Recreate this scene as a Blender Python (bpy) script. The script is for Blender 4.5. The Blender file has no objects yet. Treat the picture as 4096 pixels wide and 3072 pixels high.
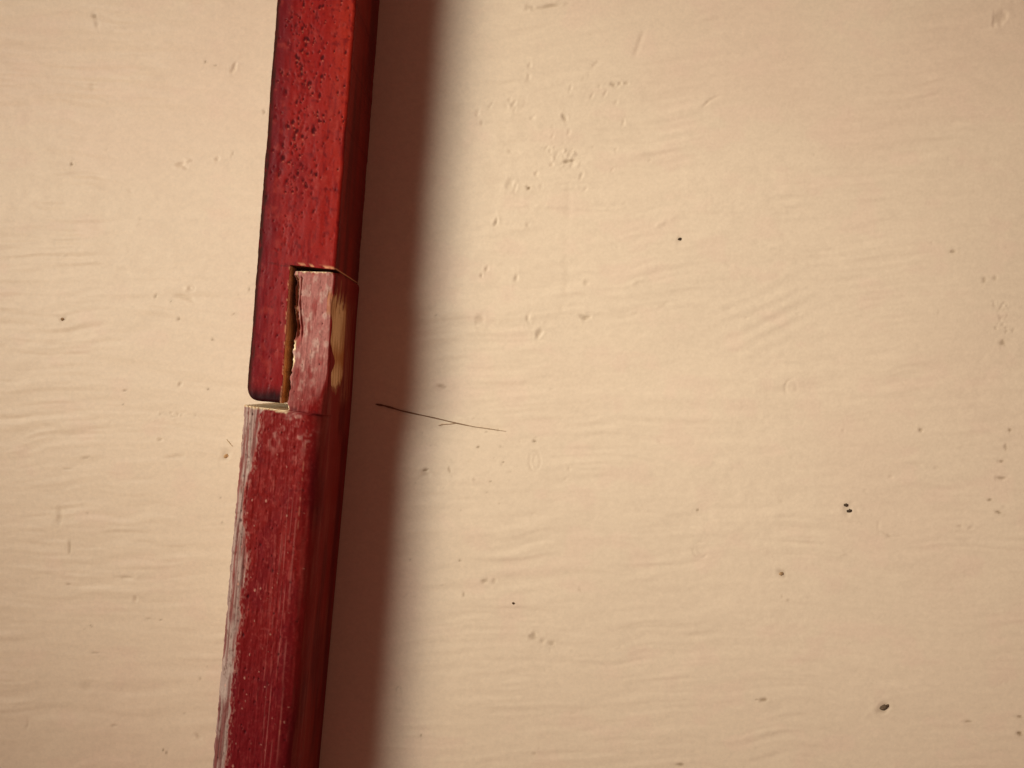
import bpy, math
import numpy as np

# ---------------------------------------------------------------- units
# design unit = 0.03 mm (1 photo pixel on the board); the board lies at z = 0
S = 3.0e-5
DIST = 3094.0            # lens height above the board, design units
sc = bpy.context.scene
col = sc.collection

# ---------------------------------------------------------------- camera
cam = bpy.data.cameras.new('camera')
cam.sensor_width = 36.0
cam.lens = 18.0 / (2048.0 / DIST)
cam.clip_start = 0.001
cam.clip_end = 20.0
cam_o = bpy.data.objects.new('camera', cam)
cam_o.location = (0, 0, DIST * S)
col.objects.link(cam_o)
sc.camera = cam_o

# ---------------------------------------------------------------- world: dim warm room light
w = bpy.data.worlds.new('World')
sc.world = w
w.use_nodes = True
bg = w.node_tree.nodes['Background']
bg.inputs['Color'].default_value = (1.0, 0.42, 0.31, 1)
bg.inputs['Strength'].default_value = 0.145

# ---------------------------------------------------------------- lamps: two bulbs of a lamp up and to the left
def spot(name, pos, target, power, radius, cone, blend, color):
    L = bpy.data.lights.new(name, 'SPOT')
    L.energy = power
    L.shadow_soft_size = radius * S
    L.spot_size = math.radians(cone)
    L.spot_blend = blend
    L.color = color
    o = bpy.data.objects.new(name, L)
    o.location = [c * S for c in pos]
    from mathutils import Vector
    d = Vector(target) - Vector(pos)
    o.rotation_euler = d.to_track_quat('-Z', 'Y').to_euler()
    col.objects.link(o)
    return o
spot('lamp_bulb', (-7150, 2576, 9200), (660, 190, 0), 5.5, 2300, 32, 1.0, (1.0, 1.0, 0.90))
spot('lamp_bulb', (-10200, 2300, 9200), (720, 170, 0), 2.6, 1550, 36, 1.0, (1.0, 0.86, 0.64))

vs = sc.view_settings
vs.view_transform = 'Standard'
vs.look = 'None'
vs.exposure = 0.0
vs.gamma = 1.0
vs.use_curve_mapping = False

# ---------------------------------------------------------------- numpy helpers
def hsh(ix, iy, seed):
    t = np.sin(ix * 127.1 + iy * 311.7 + seed * 74.7) * 43758.5453
    return t - np.floor(t)
def vn(x, y, seed=0):
    """smooth value noise, -1..1"""
    x = np.asarray(x, float); y = np.asarray(y, float)
    ix = np.floor(x); iy = np.floor(y)
    fx = x - ix; fy = y - iy
    fx = fx * fx * fx * (fx * (fx * 6 - 15) + 10)
    fy = fy * fy * fy * (fy * (fy * 6 - 15) + 10)
    a = hsh(ix, iy, seed); b = hsh(ix + 1, iy, seed)
    c = hsh(ix, iy + 1, seed); d = hsh(ix + 1, iy + 1, seed)
    return 2 * ((a * (1 - fx) + b * fx) * (1 - fy) + (c * (1 - fx) + d * fx) * fy) - 1
def fbm(x, y, seed=0, n=4, g=0.5):
    r = 0; a = 1.0; t = 0
    for k in range(n):
        r = r + a * vn(x * 2 ** k + 17.3 * k, y * 2 ** k - 9.1 * k, seed + k * 3.7)
        t += a; a *= g
    return r / t
def ss(a, b, x):
    t = np.clip((x - a) / (b - a), 0, 1)
    return t * t * (3 - 2 * t)
def mixc(c, new, m):
    m = np.clip(m, 0, 1)[..., None]
    return c * (1 - m) + np.asarray(new, float) * m

def make_mesh(name, V, F, mat, parent=None, colors=None, attrs=None, smooth=True, sharp=35):
    me = bpy.data.meshes.new(name)
    V = np.asarray(V, np.float32)
    if isinstance(F, np.ndarray):
        n = len(F); k = F.shape[1]
        me.vertices.add(len(V)); me.vertices.foreach_set('co', (V * S).ravel())
        me.loops.add(n * k); me.loops.foreach_set('vertex_index', F.astype(np.int32).ravel())
        me.polygons.add(n)
        me.polygons.foreach_set('loop_start', np.arange(0, n * k, k, dtype=np.int32))
        me.update(calc_edges=True)
    else:
        me.from_pydata([tuple(v) for v in V * S], [], F)
    if colors is not None:
        at = me.attributes.new('tint', 'FLOAT_COLOR', 'POINT')
        c4 = np.ones((len(V), 4), np.float32); c4[:, :3] = np.clip(colors, 0, 1)
        at.data.foreach_set('color', c4.ravel())
    for k, v in (attrs or {}).items():
        at = me.attributes.new(k, 'FLOAT', 'POINT')
        at.data.foreach_set('value', np.asarray(v, np.float32))
    me.validate()
    me.polygons.foreach_set('use_smooth', np.ones(len(me.polygons), bool) if smooth else np.zeros(len(me.polygons), bool))
    if smooth and sharp:
        me.set_sharp_from_angle(angle=math.radians(sharp))
    me.materials.append(mat)
    o = bpy.data.objects.new(name, me)
    col.objects.link(o)
    o.parent = parent
    return o
def tag(o, label, cat=None, group=None, kind=None):
    o['label'] = label
    if cat: o['category'] = cat
    if group: o['group'] = group
    if kind: o['kind'] = kind

# ---------------------------------------------------------------- materials
def mat_new(name):
    m = bpy.data.materials.new(name); m.use_nodes = True
    nt = m.node_tree
    return m, nt, nt.nodes['Principled BSDF']
def tinted(name, rough, noise_scale, amount, bump, spec=0.5, rough_attr=False, stretch=(1, 1, 1)):
    """vertex tint x fine procedural noise, with fine relief"""
    m, nt, p = mat_new(name)
    N = nt.nodes.new; L = nt.links.new
    at = N('ShaderNodeAttribute'); at.attribute_name = 'tint'
    tc = N('ShaderNodeTexCoord'); mp = N('ShaderNodeMapping')
    mp.inputs['Scale'].default_value = stretch
    L(tc.outputs['Object'], mp.inputs['Vector'])
    no = N('ShaderNodeTexNoise'); no.inputs['Scale'].default_value = noise_scale
    no.inputs['Detail'].default_value = 6; no.inputs['Roughness'].default_value = 0.65
    L(mp.outputs['Vector'], no.inputs['Vector'])
    mr = N('ShaderNodeMapRange')
    mr.inputs['From Min'].default_value = 0.25; mr.inputs['From Max'].default_value = 0.75
    mr.inputs['To Min'].default_value = 1 - amount; mr.inputs['To Max'].default_value = 1 + amount
    L(no.outputs['Fac'], mr.inputs['Value'])
    mx = N('ShaderNodeVectorMath'); mx.operation = 'SCALE'
    L(at.outputs['Color'], mx.inputs[0]); L(mr.outputs['Result'], mx.inputs['Scale'])
    L(mx.outputs['Vector'], p.inputs['Base Color'])
    bp = N('ShaderNodeBump'); bp.inputs['Strength'].default_value = bump
    bp.inputs['Distance'].default_value = 2.5 * S
    L(no.outputs['Fac'], bp.inputs['Height']); L(bp.outputs['Normal'], p.inputs['Normal'])
    p.inputs['Roughness'].default_value = rough
    p.inputs['Specular IOR Level'].default_value = spec
    if rough_attr:
        ra = N('ShaderNodeAttribute'); ra.attribute_name = 'gloss_loss'
        L(ra.outputs['Fac'], p.inputs['Roughness'])
    return m
M_paint = tinted('cream_paint', 0.5, 2800, 0.06, 0.3, 0.25)
M_red = tinted('red_stained_wood', 0.4, 4200, 0.16, 0.18, 0.08, True)
M_dirt = tinted('dark_dirt', 0.8, 6000, 0.3, 0.5, 0.2)
M_raw = tinted('raw_wood', 0.75, 6000, 0.2, 0.5, 0.3)

# ---------------------------------------------------------------- the painted board
def P(px, py):
    return px - 2048.0, 1536.0 - py
def axis(lo, hi, step, far):
    a = np.arange(lo, hi + step, step)
    g = step; out = []; x = a[-1]
    while x < far:
        g *= 1.5; x += g; out.append(x)
    out = np.array(out)
    return np.concatenate([-(out - a[-1])[::-1] + a[0], a, out])
gx = axis(-2130, 2130, 5.5, 30000)
gy = axis(-1600, 1600, 5.5, 30000)
X, Y = np.meshgrid(gx, gy)
near = (1 - ss(2600, 5000, np.abs(X))) * (1 - ss(2100, 4500, np.abs(Y)))
# brush strokes: long ridges, mostly across, warped here and there
warp = 60 * fbm(X / 900, Y / 700, 5, 2) + 30 * fbm(X / 300, Y / 260, 9, 2)
Yw = Y + warp
amp = 0.25 + 1.1 * ss(-0.35, 0.55, fbm(X / 480, Y / 260, 21, 3))
amp2 = 0.5 + 0.8 * ss(-0.2, 0.5, fbm(X / 300, Y / 200, 22, 2))
Z = 1.5 * amp * (0.95 * vn(X / 300, Yw / 40, 1) + 0.9 * vn(X / 560, Yw / 75, 3)) \
    + 1.8 * amp2 * (0.66 * vn(X / 210 + Yw / 400, Yw / 23, 2) + 0.40 * vn(X / 120 - Yw / 300, Yw / 12.5, 4))
Z += 0.7 * fbm(X / 75 + Y / 60, Y / 34, 6, 3) * amp2
# diagonal comb-like sweep right of the middle
ax_, ay_ = P(3070, 1270)
ca, sa = math.cos(math.radians(24)), math.sin(math.radians(24))
U = (X - ax_) * ca + (Y - ay_) * sa; Vv = -(X - ax_) * sa + (Y - ay_) * ca
Z += 1.1 * np.exp(-(U / 210) ** 2 - (Vv / 120) ** 2) * np.sin(Vv / 8.5 + 1.2 * vn(U / 180, Vv / 60, 8))
Z += 1.0 * fbm(X / 55, Y / 45, 30, 3) * ss(-0.1, 0.6, fbm(X / 500, Y / 500, 33, 2))
Z += 5 * fbm(X / 1200, Y / 900, 40, 2)
dirt = np.zeros_like(Z)
C = np.ones(Z.shape + (3,)) * np.array([0.790, 0.640, 0.475])
C *= (1 + 0.025 * fbm(X / 500, Y / 380, 50, 3))[..., None]
C = mixc(C, (0.77, 0.585, 0.44), 0.5 * ss(0.0, 0.7, fbm(X / 750, Y / 600, 61, 2)))
C *= (1 + 0.035 * fbm(X / 20, Y / 16, 71, 3))[..., None]
C = mixc(C, (0.80, 0.60, 0.46), 0.35 * ss(0.1, 0.6, fbm(X / 130, Y / 90, 75, 3)))

def window(px, py, r):
    x, y = P(px, py)
    i0, i1 = np.searchsorted(gx, [x - r, x + r]); j0, j1 = np.searchsorted(gy, [y - r, y + r])
    return slice(j0, j1), slice(i0, i1), x, y
def dent(px, py, rx, ry, ang, depth, d=0.0, tint=None, rag=0.5):
    """pit (depth > 0) or bump with a raised lip; d = amount of grime caught in it"""
    r = max(rx, ry) * 3 + 8
    a, b, x, y = window(px, py, r)
    dx = X[a, b] - x; dy = Y[a, b] - y
    c, s = math.cos(math.radians(ang)), math.sin(math.radians(ang))
    u = (dx * c + dy * s) / rx; v = (-dx * s + dy * c) / ry
    q = np.sqrt(u * u + v * v) * (1 + rag * vn(dx / (0.7 * rx + 3), dy / (0.7 * ry + 3), px))
    Z[a, b] += 0.95 * (-depth * (1 - ss(0.1, 1.35, q)) + 0.2 * depth * np.exp(-((q - 1.55) / 0.4) ** 2))
    if d:
        k = d * np.maximum(1 - ss(0.3, 1.2, q), 0.22 * (1 - ss(0.6, 2.2, q)))
        if tint is None:
            dirt[a, b] = np.maximum(dirt[a, b], k)
        else:
            C[a, b] = mixc(C[a, b], tint, k)
def ridge(pts, wdt, h, d=0.0):
    """raised or scored line along a polyline of photo pixels"""
    pts = [P(*p) for p in pts]
    xs = [p[0] for p in pts]; ys = [p[1] for p in pts]
    i0, i1 = np.searchsorted(gx, [min(xs) - 4 * wdt, max(xs) + 4 * wdt])
    j0, j1 = np.searchsorted(gy, [min(ys) - 4 * wdt, max(ys) + 4 * wdt])
    a, b = slice(j0, j1), slice(i0, i1)
    q = np.full(X[a, b].shape, 1e9)
    for (x0, y0), (x1, y1) in zip(pts, pts[1:]):
        dx, dy = x1 - x0, y1 - y0
        t = np.clip(((X[a, b] - x0) * dx + (Y[a, b] - y0) * dy) / (dx * dx + dy * dy), 0, 1)
        q = np.minimum(q, np.hypot(X[a, b] - x0 - t * dx, Y[a, b] - y0 - t * dy))
    n_ = fbm(X[a, b] / 38, Y[a, b] / 38, wdt + pts[0][0], 2)
    q = q * (1.0 + 0.35 * n_)
    e = np.minimum(np.hypot(X[a, b] - xs[0], Y[a, b] - ys[0]), np.hypot(X[a, b] - xs[-1], Y[a, b] - ys[-1]))
    Lr = max(1.0, math.hypot(xs[-1] - xs[0], ys[-1] - ys[0]))
    k = np.exp(-(q / wdt) ** 2) * (1.0 if Lr < 20 else 1.0 * ss(0, 0.38 * Lr, e + 3)) * np.clip(0.62 + 0.9 * n_, 0, 1.2)
    Z[a, b] += 1.2 * h * k
    if d: dirt[a, b] = np.maximum(dirt[a, b], d * k)
def ring(px, py, rx, ry, wdt, h, d, a0=0, a1=360):
    n = 24
    ridge([(px + rx * math.cos(math.radians(a0 + (a1 - a0) * k / n)), py - ry * math.sin(math.radians(a0 + (a1 - a0) * k / n)))
           for k in range(n + 1)], wdt, h, d)

for a in [  # x, y, rx, ry, angle, depth, grime
    (2205, 22, 46, 9, 8, 5, .35), (2120, 28, 16, 10, 0, 3, .25), (2255, 465, 10, 20, 20, 4, .35), (2455, 338, 12, 7, 0, 3, .35),
    (2480, 334, 9, 6, 0, 3, .3), (2505, 333, 9, 6, 0, 3, .25), (2278, 643, 22, 7, 12, 3, .5), (2115, 750, 8, 7, 0, 3, .85),
    (2040, 735, 12, 20, -30, 2.4, .1), (1985, 888, 8, 17, -20, 4, .45), (1945, 1075, 6, 16, -20, 3, .25), (1925, 1100, 6, 9, 0, 4, .45),
    (2065, 1110, 9, 17, -25, 3, .25), (2343, 1268, 19, 9, 5, 5, .4), (2110, 1272, 9, 18, 0, 3, .18), (2155, 1338, 9, 18, -25, 4, .3),
    (1920, 1275, 18, 20, 0, 2, .2), (2345, 1130, 9, 9, 0, 2, .2), (2110, 900, 11, 12, 0, 2, .15), (3815, 1006, 11, 8, 0, 3, .5),
    (3940, 1120, 10, 10, 0, 2, .35), (3985, 1112, 11, 9, 0, 2, .28), (4015, 1372, 11, 11, 0, 2, .5), (4010, 65, 18, 40, -30, 4, .15),
    (2140, 1765, 7, 6, 0, 2, .7), (1912, 1787, 5, 5, 0, 2, .8), (2000, 1786, 4, 4, 0, 1, .5), (2012, 1850, 5, 4, 0, 1, .6),
    (1700, 1882, 13, 6, 5, 4, .8), (1702, 1896, 16, 12, 0, 3, .2), (1797, 1882, 4, 14, 10, 2, .5), (1802, 1840, 3, 3, 0, 1, .6),
    (1895, 1920, 4, 6, 0, 1, .45), (1962, 1925, 7, 4, 0, 1, .45), (1945, 1968, 4, 3, 0, 1, .5), (2042, 1890, 8, 3, 0, 1, .3),
    (1765, 1545, 20, 9, -20, 3, .35), (1742, 1260, 5, 5, 0, 2, .4), (2792, 2040, 5, 6, 0, 2, .8), (3685, 1720, 10, 9, 0, 3, .5),
    (4042, 1720, 7, 6, 0, 2, .6), (4028, 1788, 7, 12, 0, 2, .4), (4010, 1846, 9, 5, 10, 2, .6), (4010, 1912, 15, 8, 0, 3, .45),
    (3962, 2000, 11, 5, 0, 2, .65), (3998, 2051, 14, 5, -25, 2, .7), (1935, 2326, 15, 9, 0, 2, .42), (1976, 2328, 11, 9, 0, 2, .25),
    (1855, 2380, 6, 6, 0, 2, .5), (2135, 2545, 18, 13, 35, 3, .38), (2170, 2568, 12, 10, 0, 2, .2), (2207, 2577, 14, 11, 0, 2, .28),
    (3060, 2802, 17, 7, 5, 3, .6), (3030, 2801, 10, 3, 0, 1, .4), (3875, 2888, 14, 6, 5, 3, .55), (4082, 2868, 14, 4, 0, 2, .6),
    (4082, 2934, 13, 8, 0, 3, .7), (2725, 3060, 16, 5, 0, 2, .6), (1683, 2945, 5, 7, 0, 2, .65), (2140, 3018, 8, 6, 0, 2, .25),
    (1640, 2240, 4, 4, 0, 1, .4), (1838, 2245, 4, 4, 0, 1, .6), (2320, 2362, 5, 9, 30, 2, .25), (2200, 2605, 6, 6, 0, 1, .15),
    (3845, 2105, 11, 8, 0, 2, .22), (3888, 2112, 11, 8, 0, 2, .16), (3130, 2390, 5, 5, 0, 1, .25), (3155, 2402, 5, 4, 0, 1, .25),
    (377, 62, 8, 15, 10, 2, .45), (385, 92, 10, 16, 0, 2, .15), (283, 655, 6, 9, 0, 3, .7), (716, 1278, 6, 5, 0, 2, .7),
    (820, 245, 5, 7, 0, 2, .6), (862, 259, 6, 6, 0, 2, .45), (935, 265, 8, 22, -20, 4, .15), (1055, 447, 6, 7, 0, 3, .6),
    (720, 655, 20, 7, 10, 4, .12), (748, 640, 13, 7, 10, -3, 0), (738, 668, 14, 6, -20, 3, .1), (868, 636, 12, 6, 25, 3, .12), (928, 615, 3, 11, -15, 2, .35),
    (620, 1185, 4, 8, -15, 2, .6), (683, 1206, 4, 4, 0, 1, .5), (935, 1255, 6, 5, 0, 2, .4), (995, 1157, 4, 8, 0, 1, .6), (997, 1092, 5, 4, 0, 1, .4),
    (850, 1358, 4, 5, 0, 1, .7), (950, 1178, 3, 3, 0, 1, .4), (745, 1153, 9, 9, 0, -2, 0), (558, 876, 6, 6, 0, 1, .2), (365, 345, 14, 16, 0, 1, .12),
    (498, 1562, 7, 6, 0, 3, .5), (490, 1618, 5, 5, 0, 1, .5), (722, 1537, 7, 9, -20, 3, .25), (830, 1556, 4, 5, 0, 1, .7), (640, 1760, 12, 6, 10, 3, .3),
    (235, 2070, 16, 30, 0, 2, .22), (275, 2190, 8, 26, 0, 2, .36), (270, 2338, 8, 4, 0, 2, .35), (505, 2312, 28, 5, -3, 4, .2), (265, 1877, 24, 3, 0, 2, .2),
    (540, 2398, 8, 12, 0, 3, .1), (590, 2478, 14, 4, 0, 2, .45), (640, 2481, 6, 3, 0, 1, .5), (360, 2506, 7, 3, -20, 1, .6), (332, 2520, 6, 6, 0, 1, .25),
    (375, 2614, 17, 3, 0, 2, .3), (455, 2905, 18, 7, 0, 3, .3), (800, 2716, 6, 7, 0, 2, .4), (825, 2670, 5, 4, 0, 1, .2), (650, 3002, 4, 5, 0, 1, .8),
    (663, 3013, 4, 6, 0, 1, .7), (340, 2750, 25, 26, 0, 1, .1), (700, 1830, 35, 9, 3, 2, .1), (340, 1833, 16, 5, 5, 2, .3), (345, 2055, 5, 4, 0, 1, .35),
    (885, 2090, 3, 8, 0, 1, .4), (880, 1990, 3, 3, 0, 1, .5), (790, 2948, 12, 7, -35, 3, .15), (735, 2858, 6, 5, 0, 2, .25)]:
    dent(*a)
for a in ((3541, 2832, 30, 19, 25, 4, .35), (3392, 2034, 24, 26, 0, 2, .12), (2720, 956, 15, 10, 10, 2, .25), (3126, 2290, 16, 20, 50, 2, .32), (246, 1277, 14, 11, 0, 2, .3), (902, 1822, 18, 18, 0, 2, .22)):
    dent(*a)
# flaked patch, old chips and small paint lumps
rs = np.random.RandomState(4)
for k in range(26):
    dent(2250 + rs.normal(0, 30), 622 + rs.normal(0, 42), rs.uniform(5, 15), rs.uniform(3, 7), rs.uniform(30, 80), rs.uniform(-3, 3.4), rs.uniform(0, .18))
for k in range(34):
    dent(690 + rs.normal(0, 34), 1660 + rs.normal(0, 9), rs.uniform(3, 7), rs.uniform(2, 4), rs.uniform(0, 180), rs.uniform(-2, 3), rs.uniform(0, .3))
for k in range(60):
    dent(rs.uniform(1640, 2080), rs.uniform(1640, 2060), rs.uniform(2, 4.5), rs.uniform(2, 4), 0, rs.uniform(0.5, 2), rs.uniform(0, .38))
for k in range(30):
    dent(rs.uniform(1900, 2500), rs.uniform(250, 820), rs.uniform(3, 8), rs.uniform(8, 20), rs.uniform(-40, -15), rs.uniform(1, 3), rs.uniform(0, .14))
for k in range(40):
    dent(4010 + rs.normal(0, 30), rs.uniform(1200, 1330), rs.uniform(3, 8), rs.uniform(2, 6), rs.uniform(0, 90), rs.uniform(1, 3), rs.uniform(0, .22))
for k in range(170):
    dent(rs.uniform(0, 4096), rs.uniform(0, 3072), rs.uniform(3, 14), rs.uniform(2, 5), rs.uniform(-25, 25), rs.uniform(-1.5, 2.6), rs.uniform(0, .2) ** 1.3)
ridge([(2580, 108), (2562, 160), (2545, 205), (2530, 245)], 9, -2.6, .12)
ridge([(2402, 240), (2372, 265), (2350, 312)], 7, -2.6, .1)
ridge([(2806, 432), (2840, 400), (2892, 373)], 4.5, -3, .16)
ridge([(2604, 914), (2655, 890), (2718, 858)], 9, 3)
ridge([(2480, 1160), (2545, 1125), (2600, 1108)], 9, 2.6)
ridge([(2620, 1232), (2690, 1212), (2745, 1204)], 9, -2.5, .1)
ridge([(1905, 322), (2000, 332), (2090, 324), (2200, 332)], 6, -2.6, .06)
ridge([(1900, 818), (2150, 822), (2400, 838), (2600, 832)], 7, 2.4)
ridge([(2283, 520), (2276, 700), (2272, 900), (2262, 1180), (2210, 1380), (2190, 1460)], 14, -1.0, .04)
ridge([(675, 1182), (720, 1184), (765, 1198), (793, 1219)], 5, -3.4, .14)
ridge([(1600, 2405), (1625, 2382), (1670, 2362)], 4, -2, .16); ridge([(1630, 2405), (1665, 2385)], 3.5, -1.5, .14)
ridge([(3520, 2070), (3516, 2110), (3520, 2160)], 4, -3, .1); ridge([(3525, 2128), (3550, 2140), (3575, 2155)], 4.5, -3, .34)
ridge([(3530, 2064), (3610, 2056)], 3.5, -2, .08); ridge([(3520, 2162), (3560, 2152), (3640, 2142)], 3.5, -2, .05)
ridge([(1490, 1628), (1600, 1652), (1750, 1686)], 7, 1.6); ridge([(1780, 1660), (1900, 1690), (1990, 1708)], 9, 2.0)
ridge([(105, 2870), (112, 2895), (100, 2925)], 4, -2, .1)
ridge([(3620, 1850), (3700, 1862), (3800, 1885)], 7, -2.2, .06)
ring(2140, 1845, 22, 42, 3.5, -2, .12); ring(2148, 1846, 12, 30, 3, -1.5, .08)
ring(2805, 2200, 30, 32, 3.5, -2, .09, 60, 330); ring(2808, 2196, 18, 20, 3, -1.5, .06, 100, 300)
ring(1862, 2145, 14, 26, 3.5, -1.6, .12, -80, 80); ring(3165, 1552, 22, 34, 4, -1.8, .08, -60, 220)
ring(1594, 2800, 14, 52, 3, -2, .2); ring(2060, 400, 40, 44, 5, -1.6, .05, 180, 420); ring(768, 1152, 9, 9, 3, -1.5, .1)
Z *= near
dirt *= near
C = mixc(C, (0.20, 0.115, 0.045), dirt)
# board is flat and unmarked under the sticks' footprint: keep contact
V = np.stack([X, Y, Z - 5.0], -1).reshape(-1, 3)
ny, nx = X.shape
idx = np.arange(nx * ny).reshape(ny, nx)
F = np.stack([idx[:-1, :-1], idx[:-1, 1:], idx[1:, 1:], idx[1:, :-1]], -1).reshape(-1, 4)
board = make_mesh('tabletop', V, F, M_paint, colors=C.reshape(-1, 3), sharp=None)
board['label'] = 'cream painted board with brush marks, small dents and dirt spots'
board['kind'] = 'structure'

# ---------------------------------------------------------------- the two notched sticks
H = 387.0
NB, NZ, NC, NT = 5, 44, 30, 92
def ring_profile(xl, xr, rl, rr, h, dl=1.0):
    """closed cross-section (u, z), counter-clockwise from bottom left; rl/rr = top corner sizes, dl = drop ratio of the left one"""
    b = np.linspace(xl, xr, NB, endpoint=False)
    pts = [np.stack([b, np.zeros(NB)], -1)]
    z = np.linspace(0, h - rr, NZ, endpoint=False)
    pts.append(np.stack([np.full(NZ, xr), z], -1))
    t = np.linspace(0, math.pi / 2, NC, endpoint=False)
    pts.append(np.stack([xr - rr + rr * np.cos(t), h - rr + rr * np.sin(t)], -1))
    tt = np.linspace(xr - rr, xl + rl, NT, endpoint=False)
    pts.append(np.stack([tt, np.full(NT, h)], -1))
    pts.append(np.stack([xl + rl - rl * np.sin(t), h - rl * dl + rl * dl * np.cos(t)], -1))
    z = np.linspace(h - rl * dl, 0, NZ, endpoint=False)
    pts.append(np.stack([np.full(NZ, xl), z], -1))
    return np.concatenate(pts)
def sweep(rings):
    """rings: list of (v_left, v_right, xl, xr, rl, rr, h, dl) -> arrays u, v, z of shape (n rings, n points)"""
    U, Vv, Zz = [], [], []
    for (v0, v1, xl, xr, rl, rr, h, dl) in rings:
        p = ring_profile(xl, xr, rl, rr, h, dl)
        U.append(p[:, 0]); Zz.append(p[:, 1])
        Vv.append(v0 + (v1 - v0) * p[:, 0] / 280.0)
    return np.array(U), np.array(Vv), np.array(Zz)
def build_part(name, mat, parent, u, v, z, O, slope, colors, gloss, r0, r1, cap0, cap1):
    n = math.hypot(slope, 1)
    ev = np.array([slope, 1]) / n; eu = np.array([1, -slope]) / n
    x = O[0] + u * eu[0] + v * ev[0]; y = O[1] + u * eu[1] + v * ev[1]
    sl = slice(r0, r1 + 1)
    V = np.stack([x[sl], y[sl], z[sl]], -1)
    nr, npt = V.shape[:2]
    idx = np.arange(nr * npt).reshape(nr, npt)
    nxt = np.roll(idx, -1, axis=1)
    F = np.stack([idx[:-1], nxt[:-1], nxt[1:], idx[1:]], -1).reshape(-1, 4)
    faces = F[:, ::-1] if CCW else F
    V = V.reshape(-1, 3); Cc = colors[sl].reshape(-1, 3); G = gloss[sl].reshape(-1)
    # caps as fans round a centre vertex
    extra = []; vx = []; cx = []; gxx = []
    for flag, row, flip in ((cap0, idx[0], True), (cap1, idx[-1], False)):
        if not flag: continue
        c = len(V) + len(vx)
        vx.append(V[row].mean(0)); cx.append(np.array([0.45, 0.24, 0.10])); gxx.append(0.8)
        rn = np.roll(row, -1)
        extra.append(np.stack([np.full(npt, c), rn, row, row] if flip else [np.full(npt, c), row, rn, rn], -1))
    if vx:
        V = np.concatenate([V, vx]); Cc = np.concatenate([Cc, cx]); G = np.concatenate([G, gxx])
    fl = faces.tolist()
    for e in extra: fl += [[a, b, c] for a, b, c, d in e.tolist()]
    return make_mesh(name, V, fl, mat, parent, colors=Cc, attrs={'gloss_loss': G}, sharp=50)
CCW = False

RAW = np.array([0.62, 0.37, 0.16]); CREAM = np.array([0.93, 0.76, 0.48])

# ---- upper stick: glossy, pitted red; its left half runs on as a tongue beside the other stick's
O1, s1 = (-897.0, 410.0), 0.0775
TW = 122.0
rings = []
end = -467.0
k1 = 0
for v in np.concatenate([end + 46 * (1 - np.cos(np.linspace(0, math.pi / 2, 16))), np.arange(end + 49, 14, 3.6)]):
    d = v - end
    xl = 0.0
    if d < 46:                                            # rounded lower left corner
        xl = 40 * (1 - math.sqrt(max(0, 1 - (1 - d / 46) ** 2)))
    hh = H - 6 * max(0, 1 - d / 10) ** 2
    xr = TW + 5 * ss(0, -400, v)
    rings.append((v, v - (4 if d < 30 else 0) , xl, xr, 16, 5, hh, 1.0))
r_tongue_end = len(rings)
for t in np.linspace(0, 1, 26):                           # the shoulder, facing down
    rings.append((20 + 0.3 * t, 11 + 0.3 * t, 0.0, TW + (280 - TW) * t, 16, 5 + 9 * t, H, 1.0))
r_body = len(rings)
for v in np.arange(24, 1000, 3.4):
    rings.append((v, v - 9 * max(0, 1 - (v - 24) / 60), 0.0, 280.0, 16, 14, H, 1.0))
for v in np.geomspace(1004, 3400, 30):
    rings.append((v, v, 0.0, 280.0, 16, 14, H, 1.0))
u, v, z = sweep(rings)
rows = np.arange(len(rings))[:, None] * np.ones_like(u)
top = ss(H - 20, H - 2, z)
# gentle unevenness and slight waviness of the edges
z0 = z.copy(); u0 = u.copy()
z = z + top * (2.0 * fbm(u0 / 70, v / 260, 3, 3) + 0.5 * fbm(u0 / 14, v / 60, 4, 2))
edge = ss(30, 0, u0) - ss(250, 280, u0) * (v > 26)
u = u + edge * (1.2 * vn(v / 75, z0 / 200, 6) + 0.7 * vn(v / 14, z0 / 60, 7))
# pits in the varnish, in rows along the grain
rs = np.random.RandomState(11)
pit = np.zeros_like(u); lip = np.zeros_like(u)
vr = v[:, 0]
def add_pit(pu, pv, r, e, strength):
    a, b = np.searchsorted(vr, [pv - 30, pv + 30])
    dv_ = v[a:b] - pv; du_ = u0[a:b] - pu - 0.35 * dv_ * (0.5 + vn(pu, pv, 3))
    q = np.hypot(du_ / r, dv_ / (r * e)) * (1 + 0.3 * vn(u0[a:b] / 4.5, v[a:b] / 5.5, 91))
    pit[a:b] = np.maximum(pit[a:b], strength * np.exp(-(q / 1.1) ** 2.4) * top[a:b])
    q2 = np.hypot((u0[a:b] - pu - 0.3 * r) / r, (v[a:b] - pv + 1.35 * r * e) / (r * 0.8))
    lip[a:b] = np.maximum(lip[a:b], strength * np.exp(-q2 ** 2) * top[a:b])
colsu = [28, 60, 92, 118, 140, 175, 205, 236, 262]
wts = np.array([.5, .8, 1.9, 2.0, 1.0, 1.2, .6, .45, .35]); wts /= wts.sum()
for k in range(820):
    c = colsu[rs.choice(9, p=wts)]
    pv = 30 + 1370 * rs.rand() ** 0.95
    pu = c + rs.normal(0, 9)
    big = rs.rand() ** 3
    fall = 0.62 + 0.38 * min(1, max(0, (pv - 60) / 300))
    add_pit(pu, pv, 2.5 + 3.6 * big, rs.uniform(0.8, 2.2), fall * rs.uniform(0.3, 1))
for k in range(26):                                       # a few on the tongue
    add_pit(rs.uniform(12, 112), rs.uniform(-430, 30), rs.uniform(2.5, 4.5), 1.1, rs.uniform(.3, .8))
z = z - 2.4 * pit + 0.4 * lip
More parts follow.
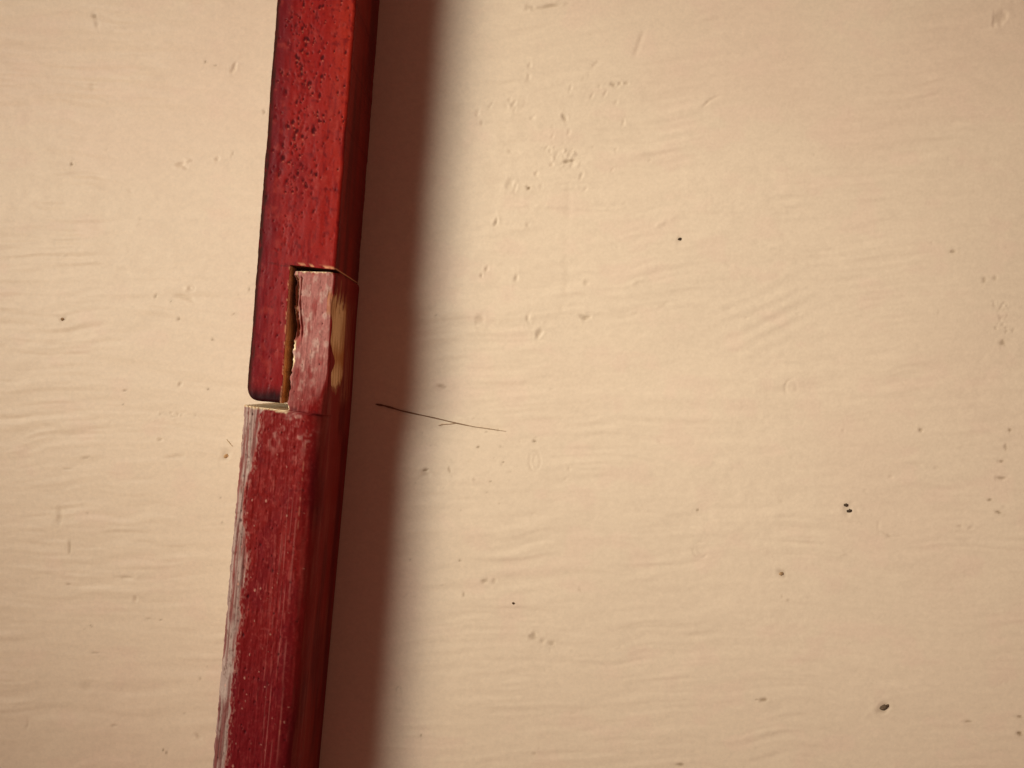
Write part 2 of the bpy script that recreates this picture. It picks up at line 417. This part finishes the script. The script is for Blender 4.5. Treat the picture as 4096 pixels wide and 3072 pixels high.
# colour
n1 = fbm(u0 / 60, v / 120, 12, 3); n2 = fbm(u0 / 9, v / 60, 13, 3); n3 = fbm(u0 / 24, v / 30, 14, 3)
c = np.ones(u.shape + (3,)) * np.array([0.265, 0.0115, 0.0095])
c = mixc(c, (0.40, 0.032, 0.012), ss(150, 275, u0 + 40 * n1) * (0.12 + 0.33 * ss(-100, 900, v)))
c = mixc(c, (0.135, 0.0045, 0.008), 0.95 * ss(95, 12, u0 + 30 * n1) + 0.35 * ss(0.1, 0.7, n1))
c = mixc(c, (0.20, 0.009, 0.012), 0.55 * ss(100, -60, v))
c = mixc(c, (0.36, 0.045, 0.032), 0.35 * ss(0.15, 0.7, n3))
c = mixc(c, (0.13, 0.006, 0.010), 0.5 * ss(0.2, 0.7, n2))
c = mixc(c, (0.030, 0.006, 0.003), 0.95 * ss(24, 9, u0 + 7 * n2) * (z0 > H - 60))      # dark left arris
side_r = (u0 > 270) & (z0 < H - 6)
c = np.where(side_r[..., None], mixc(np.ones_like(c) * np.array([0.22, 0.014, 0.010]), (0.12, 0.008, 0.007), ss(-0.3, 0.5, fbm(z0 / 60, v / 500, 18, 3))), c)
c = mixc(c, (0.12, 0.004, 0.006), 0.7 * ss(0.15, 0.75, fbm(u0 / 13 + v / 60, v / 17, 92, 3)))
c = mixc(c, (0.050, 0.005, 0.007), 0.88 * ss(0.18, 0.75, pit))
c = mixc(c, (0.46, 0.12, 0.075), 0.75 * ss(0.4, 0.95, lip))  # painted highlight on the lower rim of each pit
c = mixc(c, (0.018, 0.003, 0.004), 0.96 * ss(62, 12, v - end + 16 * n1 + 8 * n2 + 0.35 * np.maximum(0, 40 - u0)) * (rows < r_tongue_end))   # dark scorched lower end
# sawn inner faces: bare tan wood on the tongue
inner = (rows < r_tongue_end) & (u0 > TW - 6 + 5 * ss(0, -400, v)) & (z0 < H - 1)
grain = fbm(z0 / 16, v / 240, 25, 3)
wood = mixc(np.ones_like(c) * np.array([0.88, 0.54, 0.33]), (0.60, 0.28, 0.13), ss(0.0, 0.6, grain))
c = np.where(inner[..., None], wood, c)
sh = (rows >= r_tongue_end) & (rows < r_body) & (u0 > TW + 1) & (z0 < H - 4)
c = np.where(sh[..., None], mixc(np.ones_like(c) * np.array([0.22, 0.085, 0.03]), (0.07, 0.02, 0.01), ss(TW + 10, TW + 50, u0)), c)  # shoulder darkened past the tan corner: shade of the notch painted in
# splintered rim of the cut
rim = ss(9, 1, np.abs(u0 - (TW + 5 * ss(0, -400, v)))) * (rows < r_tongue_end) * (z0 > H - 8)
rim = np.maximum(rim, ss(12, 2, v - 22 + 9 * u0 / 280.0) * (v > 18 - 9 * u0 / 280.0) * (u0 > TW - 4) * (rows >= r_body))
c = mixc(c, (0.70, 0.33, 0.17), rim * ss(-0.05, 0.5, vn(u0 / 12 + v / 11, v / 13, 31)) * 0.9)
c = mixc(c, (0.06, 0.006, 0.006), 0.5 * ss(5, 1, np.abs(v - 17 + 0.03 * u0 + 3 * vn(u0 / 20, 0, 3))) * (u0 > 40) * (u0 < TW) * top)   # scribed line beside the notch
g = 0.44 + 0.10 * n1 + 0.3 * (inner | sh) - 0.08 * lip + 0.35 * ss(0.15, 0.6, pit) + 0.3 * ss(26, 8, u0)
u = u + inner * (-2.0 * ss(0.1, 0.7, vn(v / 17, z0 / 300, 33))) 
st1 = bpy.data.objects.new('wooden_stick', None); col.objects.link(st1)
tag(st1, 'glossy dark red stick covered in small dark pits, running up out of frame', 'stick', 'red sticks joined end to end')
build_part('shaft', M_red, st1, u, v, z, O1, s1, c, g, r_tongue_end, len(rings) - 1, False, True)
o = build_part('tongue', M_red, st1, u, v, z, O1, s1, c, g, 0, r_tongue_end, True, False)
o['label'] = 'smooth dark red tongue with rounded scorched end and bare inner side'

# ---- lower stick: scuffed, matt red; its right half rises as a tenon into the notch
O2, s2 = (-938.0, -73.5), 0.09
H = 401.0                # this stick is a little thicker
rings = []
def width2(v):
    return 296 - 11 * ss(-60, 420, v)
for v_ in -np.geomspace(1345, 3400, 30)[::-1]:
    rings.append((v_, v_, 0.0, 296.0, 46, 84, H, 0.55))
for v_ in np.arange(-1340, -6, 3.6):
    rings.append((v_, v_ - 8 * ss(-40, -6, v_), 0.0, width2(v_), 46, 84, H, 0.55))
r_sh = len(rings)
TL = 156.0
for t in np.linspace(0, 1, 24):
    rings.append((0 + 0.2 * t, -9 + 0.2 * t, TL * t, width2(0), 46 - 40 * t, 60 - 4 * t, H, 0.55 + 0.45 * t))
r_ten = len(rings)
for v_ in np.concatenate([np.arange(2.5, 460, 3.4), 460 + 13 * np.sin(np.linspace(0.05, 1, 9) * math.pi / 2)]):
    d = 473 - v_
    xl = TL + 3 * ss(20, 200, v_) - 20 * ss(250, 400, v_)
    rr = 56 - 42 * ss(0, 130, v_)
    xr = width2(v_) - (14 * (1 - math.sqrt(max(0, 1 - (1 - d / 16) ** 2))) if d < 16 else 0)
    rings.append((v_ , v_ - 9 * max(0, 1 - v_ / 40) + (17 if d < 60 else 0) * (1 - d / 60), xl, xr, 6, rr, H - 3, 1.0))
u, v, z = sweep(rings)
rows = np.arange(len(rings))[:, None] * np.ones_like(u)
xrr = np.array([r[3] for r in rings])[:, None] * np.ones_like(u)
xll = np.array([r[2] for r in rings])[:, None] * np.ones_like(u)
z0 = z.copy(); u0 = u.copy()
top = ss(H - 92, H - 4, z)
body = rows < r_sh; ten = rows >= r_ten
n1 = fbm(u0 / 55, v / 160, 112, 3); n2 = fbm(u0 / 7, v / 90, 113, 3); n3 = fbm(u0 / 15, v / 24, 114, 3); n4 = fbm(u0 / 5, v / 9, 115, 2)
z = z + top * (2.4 * fbm(u0 / 60, v / 240, 103, 3) + 1.2 * n2 + 1.3 * n3)
# scraped facet on the left, with grooves along the grain
stripw = 57 + 14 * fbm(v / 120, v * 0, 120, 3) + 3.5 * vn(v / 31, v * 0, 121) + 1.5 * vn(v / 9, v * 0, 125) - 26 * np.exp(-((v + 330) / 170) ** 2) + 16 * ss(-30, -5, v)
strip = ss(stripw + 5, stripw - 4, u0) * body
z = z - strip * (4 + 1.4 * fbm(u0 / 9, v / 180, 122, 2)) * top
for gu, gw, gd in ((24, 3.0, 7), (40, 2.4, 4), (9, 3.0, 4)):
    gc = gu + 5 * vn(v / 260, v * 0, gu) 
    gr = np.exp(-((u0 - gc) / gw) ** 2) * body * ss(-0.5, 0.1, vn(v / 190, v * 0 + gu, 7))
    z = z - 0.45 * gd * gr * ss(H - 60, H - 20, z0)
    if gu == 24: groove = gr
    else: groove = np.maximum(groove, 0.7 * gr)
u = u + ss(14, 0, u0 - xll) * body * (2.2 * vn(v / 30, z0 / 90, 123) + 1.6 * vn(v / 9, z0 / 50, 124))
# broken left rim of the tenon: splintered ledge near the top
ledge = ten * ss(30, 24, u0 - xll) * ss(215, 300, v) * ss(468, 458, v)
z = z - ledge * (26 + 16 * np.sin((u0 - xll) / 4.2) + 8 * vn(v / 22, u0 / 8, 126)) * (z0 > H - 60)
u = u + ten * ss(8, 0, u0 - xll) * (3.5 * vn(v / 22, z0 / 80, 127) + 2.5 * vn(v / 8, z0 / 40, 128))
# pits, specks
rs = np.random.RandomState(23)
pit = np.zeros_like(u); spk = np.zeros_like(u)
vr = v[:, 0]
for k in range(300):
    pu, pv, r = rs.uniform(20, 262), rs.uniform(-1320, 470), 2.2 + 3.4 * rs.rand() ** 3
    a, b = np.searchsorted(vr, [pv - 30, pv + 30])
    q = np.hypot((u0[a:b] - pu) / r, (v[a:b] - pv) / (r * rs.uniform(1, 1.8)))
    tgt = pit if k % 3 else spk
    tgt[a:b] = np.maximum(tgt[a:b], rs.uniform(.4, 1) * np.exp(-q ** 2.4))
z = z - 4 * pit * top + 1.5 * spk * top
# colour
c = np.ones(u.shape + (3,)) * np.array([0.190, 0.0090, 0.0078])
c = mixc(c, (0.26, 0.020, 0.017), 0.6 * ss(0.0, 0.6, n3))
c = mixc(c, (0.14, 0.006, 0.010), 0.6 * ss(0.05, 0.6, n1))
c = mixc(c, (0.34, 0.060, 0.050), 0.5 * ss(0.2, 0.7, fbm(u0 / 8, v / 11, 191, 3)))
c = mixc(c, (0.10, 0.004, 0.006), 0.5 * ss(0.2, 0.7, fbm(u0 / 10, v / 14, 192, 3)))
c = mixc(c, (0.130, 0.0055, 0.011), 0.6 * ss(-500, -1200, v))  # deeper maroon toward the bottom, partly lamp falloff painted into the colour
c = mixc(c, (0.36, 0.075, 0.062), 0.5 * ss(0.28, 0.65, n2) * ss(0.0, 0.5, n3 + n1))
c = mixc(c, (0.40, 0.13, 0.11), 0.5 * ss(0.25, 0.6, fbm(u0 / 4, v / 170, 140, 2)) * ss(130, 200, u0) * ss(250, 225, u0) * ss(-150, -500, v))
c = mixc(c, (0.40, 0.13, 0.085), 0.7 * ss(3.0, 1.0, np.abs(u0 - 226 - 6 * vn(v / 300, v * 0, 9))) * ss(0.2, 0.55, vn(v / 17, v * 0, 143)) * ss(-0.2, 0.3, vn(v / 160, v * 0, 144)) * body)
c = mixc(c, (0.40, 0.16, 0.13), 0.6 * ss(14, 4, np.abs(u0 - stripw - 8)) * ss(-0.1, 0.5, n4) * body)
# scuffed pinkish-grey tenon, fading into the shaft
pink = mixc(np.ones_like(c) * np.array([0.40, 0.155, 0.135]), (0.50, 0.29, 0.245), ss(0.0, 0.6, n3))
pink = mixc(pink, (0.28, 0.045, 0.04), 0.8 * ss(0.15, 0.6, fbm(u0 / 22, v / 60, 131, 3)))
pink = mixc(pink, (0.22, 0.10, 0.08), 0.5 * ss(0.25, 0.6, n4))
pm = ss(-60, 90, v + 90 * n1 + 40 * n3) * (0.45 + 0.53 * ss(40, 250, v + 60 * n3)) * ss(xrr - 7 - 26 * ss(150, 0, v), xrr - 13 - 34 * ss(150, 0, v), u0)
c = c * (1 - pm[..., None]) + pink * pm[..., None]
pm2 = 0.45 * ss(150, 0, np.abs(v + 60)) * ss(0.05, 0.5, n3 + 0.5 * n1) * body * ss(120, 60, np.abs(u0 - 190))
c = c * (1 - pm2[..., None]) + pink * pm2[..., None]
# pale scraped strip
pale = mixc(np.ones_like(c) * np.array([0.43, 0.325, 0.28]), (0.26, 0.14, 0.12), ss(-0.15, 0.45, fbm(u0 / 7, v / 170, 133, 3)))
pale = mixc(pale, (0.56, 0.44, 0.37), 0.6 * ss(0.15, 0.6, fbm(u0 / 12, v / 40, 134, 3)))
pale = mixc(pale, (0.22, 0.15, 0.12), 0.85 * ss(0.22, 0.55, n4 * 0.6 + 0.7 * fbm(u0 / 10, v / 26, 193, 2)))
ps = strip * (0.86 - 0.6 * ss(0.0, 0.45, fbm(u0 / 9, v / 120, 135, 3)))
c = c * (1 - ps[..., None]) + pale * ps[..., None]
c = mixc(c, (0.13, 0.035, 0.03), 0.55 * groove)
left_face = (u0 < xll + 1) & body
c = np.where(left_face[..., None], mixc(pale, (0.2, 0.03, 0.03), ss(0, 0.5, n1)), c)
# right side
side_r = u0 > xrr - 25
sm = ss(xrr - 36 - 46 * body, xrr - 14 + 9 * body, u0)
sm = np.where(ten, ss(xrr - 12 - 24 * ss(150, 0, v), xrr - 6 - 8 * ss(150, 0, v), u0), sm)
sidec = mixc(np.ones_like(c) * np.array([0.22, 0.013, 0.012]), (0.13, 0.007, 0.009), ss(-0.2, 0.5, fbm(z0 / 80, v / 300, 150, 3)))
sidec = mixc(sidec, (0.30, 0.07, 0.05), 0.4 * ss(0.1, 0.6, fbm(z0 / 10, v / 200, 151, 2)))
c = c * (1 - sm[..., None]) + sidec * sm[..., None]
# pared patch of bare wood on the side of the tenon
depth = (H - z0) + np.maximum(0, xrr - u0 - 4) * -1.0
pw = np.exp(-((v - 178) / 34) ** 2); tip = ss(150, 60, v)
patch = ss(5, 14, H - z0 + 9 * vn(v / 60, v * 0, 160) - 62 * pw - 46 * tip) * ss(218, 202, H - z0 + 70 * tip + 26 * vn(v / 90, v * 0, 161)) * (u0 > xrr - 24)
patch = patch * ss(60, 90, v - 0.30 * np.abs(H - z0 - 110) + 22 * vn(z0 / 26, v * 0, 162) + 8 * vn(z0 / 7, v / 9, 166)) * ss(425, 375, v + 42 * vn(z0 / 13, v * 0, 163) + 18 * vn(z0 / 5, v / 20, 165))
wood = mixc(np.ones_like(c) * np.array([0.84, 0.55, 0.30]), (0.46, 0.19, 0.07), ss(0.0, 0.6, fbm(z0 / 13, v / 200, 164, 3)))
wood = mixc(wood, (0.50, 0.20, 0.07), 0.8 * np.exp(-((v - 195) / 32) ** 2) + 0.5 * ss(140, 220, H - z0))
c = c * (1 - patch[..., None]) + wood * patch[..., None]
worn = ss(150, 215, H - z0) * ss(372, 340, H - z0) * ss(-20, 60, v + 30 * n1) * ss(440, 380, v + 30 * n1) * (u0 > xrr - 24) * (1 - patch)
c = mixc(c, (0.36, 0.12, 0.07), 0.75 * worn * ss(-0.4, 0.4, fbm(z0 / 11, v / 160, 167, 3)))
u = u - 4.0 * patch
ring2 = np.exp(-((patch - 0.5) / 0.3) ** 2) * (u0 > xrr - 24)
c = mixc(c, (0.30, 0.06, 0.02), 0.6 * ring2)
# bare ends and edges
endc = mixc(np.ones_like(c) * CREAM, RAW, ss(0, 0.6, n4))
e1 = ten * ss(8 + 8 * vn(u0 / 7, v * 0, 170), 1, 475 + 17 * u0 / 280 - v) * (0.55 + 0.45 * ss(-0.3, 0.3, vn(u0 / 12, v / 6, 176))) * (z0 > H - 40) * (u0 < xrr - 6)
c = c * (1 - e1[..., None]) + endc * e1[..., None]
shm = (rows >= r_sh) & (rows < r_ten) & (u0 < TL + 2)
c = np.where(shm[..., None], endc, c)
e2 = body * ss(7 + 5 * vn(u0 / 12, v * 0, 171) + 4 * ss(80, 150, u0), 1, -2 - v - 8 * u0 / 280) * ss(TL + 4, TL - 4, u0) * (z0 > H - 60) * ss(20, 40, u0)
c = c * (1 - e2[..., None]) + endc * e2[..., None]
e3 = ten * ss(8, 2, u0 - xll + 3.5 * vn(v / 13, v * 0, 172)) * ss(0.0, 0.35, vn(v / 28, v * 0, 173)) * (z0 > H - 60) * ss(300, 250, v)
c = c * (1 - e3[..., None]) + endc * e3[..., None]
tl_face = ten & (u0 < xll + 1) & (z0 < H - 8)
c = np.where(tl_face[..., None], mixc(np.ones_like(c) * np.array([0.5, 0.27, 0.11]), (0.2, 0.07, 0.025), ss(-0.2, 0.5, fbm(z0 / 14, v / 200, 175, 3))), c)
c = mixc(c, (0.26, 0.10, 0.045), 0.75 * ledge * ss(-0.3, 0.4, np.sin((u0 - xll) / 4.2)))
# pencilled line across the root of the tenon
pl = ss(14, 2, np.abs(v + 8 - 0.13 * (u0 - 165) * -1.0 + 3 * vn(u0 / 14, v * 0, 180) - 10)) * ss(155, 172, u0) * ss(285, 262, u0) * top
c = mixc(c, (0.085, 0.012, 0.014), 0.7 * pl * (0.65 + 0.5 * vn(u0 / 18, v / 5, 181)))
c = mixc(c, (0.05, 0.006, 0.008), 0.8 * ss(.3, .8, pit))
c = mixc(c, (0.55, 0.27, 0.20), 0.7 * ss(.3, .8, spk))
g = 0.56 + 0.12 * n1 + 0.15 * pm + 0.15 * strip + 0.1 * patch
st2 = bpy.data.objects.new('wooden_stick', None); col.objects.link(st2)
tag(st2, 'scuffed matt red stick with a pale scraped left edge, running down out of frame', 'stick', 'red sticks joined end to end')
vg = v + ten * (27 - 17 * np.clip((u0 - 156) / 130, 0, 1)) * ss(400, 470, v) * ss(H - 45, H - 95, z0)   # tenon's foot lengthened out of sight to block light through the notch gap
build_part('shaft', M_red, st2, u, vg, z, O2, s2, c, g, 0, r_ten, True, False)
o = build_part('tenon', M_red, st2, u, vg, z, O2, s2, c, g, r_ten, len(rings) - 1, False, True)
o['label'] = 'pinkish worn tenon with bare tan patch on its right side'

# ---------------------------------------------------------------- small things lying on the board
def ribbon(name, pts, mat, colr, h, parent=None):
    """tapered fibre: pts = (px, py, half width); low roof-shaped section with rounded back"""
    pts = np.array(pts, float)
    t = np.arange(len(pts)); tt = np.linspace(0, len(pts) - 1, 90)
    px, py, hw = [np.interp(tt, t, pts[:, k]) for k in range(3)]
    py = py + 0.8 * vn(tt * 1.2, tt * 0, 5); hw = 0.62 * hw * (1 + 0.2 * vn(tt * 2.1, tt * 0, 8))
    x, y = px - 2048, 1536 - py
    dx, dy = np.gradient(x), np.gradient(y); n = np.hypot(dx, dy); nx_, ny_ = -dy / n, dx / n
    Vv = []
    for k in range(len(tt)):
        for a, zz in ((-1, -6), (-0.7, h * 0.55), (0, h), (0.7, h * 0.55), (1, -6)):
            Vv.append((x[k] + a * hw[k] * nx_[k], y[k] + a * hw[k] * ny_[k], zz * (1 if zz < 0 else min(1, hw[k] / 3)) - (0 if zz < 0 else 1)))
    F = []
    for k in range(len(tt) - 1):
        for a in range(4):
            i = k * 5 + a; F.append((i, i + 1, i + 6, i + 5))
    F.append((4, 3, 2, 1, 0)); e = (len(tt) - 1) * 5; F.append((e, e + 1, e + 2, e + 3, e + 4))
    Vv = np.array(Vv)
    f = np.repeat(np.linspace(0, 1, len(tt)), 5)
    cc = mixc(np.ones((len(Vv), 3)) * np.array(colr), (0.52, 0.36, 0.22), 0.75 * f ** 1.6)
    return make_mesh(name, Vv, F, mat, parent, colors=cc, sharp=None)
sr = bpy.data.objects.new('scratch', None); col.objects.link(sr)
ribbon('main_line', [(1502, 1617, 3), (1512, 1619, 7), (1538, 1624, 6), (1597, 1641, 4.5), (1670, 1658, 4.2), (1744, 1673, 4.4), (1817, 1691, 3.8),
                     (1876, 1703, 3.0), (1905, 1709, 2.6), (1955, 1716, 2.4), (1994, 1721, 1.6), (2020, 1724, 0.8)], M_dirt, (0.19, 0.095, 0.05), 2, sr)
ribbon('side_line', [(1752, 1702, 1.0), (1770, 1698, 2.4), (1795, 1697, 2.0), (1830, 1693, 1.2)], M_dirt, (0.55, 0.38, 0.24), 1.5, sr)
tag(sr, 'thin dark curved scratch running right from the stick shadow', 'scratch')

def lump(name, px, py, rx, ry, ang, h, mat, colr, seed, label, cat, group=None, sink=4.0):
    """irregular flattened crumb"""
    n, m = 14, 5
    c_, s_ = math.cos(math.radians(ang)), math.sin(math.radians(ang))
    x0, y0 = P(px, py)
    Vv, F = [], []
    for j in range(m):
        ph = j / m * math.pi / 2
        for i in range(n):
            a = 2 * math.pi * i / n
            r = math.cos(ph) * (1 + 0.34 * float(vn(i * 0.9 + seed * 3.1, j * 0.6, seed)))
            lx, ly = rx * r * math.cos(a), ry * r * math.sin(a)
            Vv.append((x0 + lx * c_ - ly * s_, y0 + lx * s_ + ly * c_, -sink - 3 + (h + 3) * math.sin(ph) * (1 + 0.25 * float(vn(i * 1.3, j, seed + 5)))))
    Vv.append((x0, y0, -sink + h))
    for j in range(m - 1):
        for i in range(n):
            k = (i + 1) % n
            F.append((j * n + i, j * n + k, (j + 1) * n + k, (j + 1) * n + i))
    for i in range(n):
        F.append(((m - 1) * n + i, (m - 1) * n + (i + 1) % n, m * n))
    F.append(tuple(range(n))[::-1])
    Vv = np.array(Vv)
    cc = np.ones((len(Vv), 3)) * np.array(colr) * (1 + 0.3 * vn(Vv[:, 0] / 6, Vv[:, 1] / 6, seed))[:, None]
    o = make_mesh(name, Vv, F, mat, None, colors=cc, sharp=40)
    tag(o, label, cat, group)
    return o
GR = 'dark dirt specks on the board'
BLK = (0.065, 0.042, 0.026)
lump('dirt_speck', 3541, 2832, 19, 11, 25, 5, M_dirt, (0.12, 0.08, 0.05), 1, 'large oval dark speck on the cream board, biggest of the specks, at lower right', 'speck', GR)
lump('dirt_speck', 3386, 2021, 8, 7, 0, 4, M_dirt, BLK, 2, 'upper black dot of the close pair on the right of the board', 'speck', GR)
lump('dirt_speck', 3399, 2045, 12, 7, 8, 4, M_dirt, BLK, 3, 'lower black dot of the close pair on the right of the board', 'speck', GR)
lump('dirt_speck', 2720, 956, 9, 6, 12, 4, M_dirt, BLK, 4, 'lone black dot on the upper middle of the board', 'speck', GR)
lump('dirt_speck', 246, 1277, 8, 6, -15, 1.6, M_dirt, (0.36, 0.22, 0.11), 5, 'brown dot on the board near the left border of the picture', 'speck', GR)
lump('dirt_speck', 3128, 2296, 8, 8, 50, 1.6, M_dirt, (0.34, 0.21, 0.11), 6, 'small triangular brown speck on the lower right part of the board', 'speck', GR)
lump('dirt_speck', 2054, 2415, 6, 5, 0, 3, M_dirt, (0.08, 0.045, 0.025), 7, 'small dark dot on the lower middle of the board, nearest the shadow', 'speck', GR)
lump('wood_crumb', 902, 1824, 11, 8, 30, 6, M_raw, (0.62, 0.38, 0.18), 8, 'tiny tan wood crumb left of the scuffed red stick', 'crumb')
ribbon_o = ribbon('splinter', [(906, 1758, 1.5), (914, 1768, 3), (924, 1780, 3), (931, 1787, 1.2)], M_raw, (0.62, 0.47, 0.26), 4)
tag(ribbon_o, 'short thin splinter lying above the tan crumb beside the stick', 'splinter')
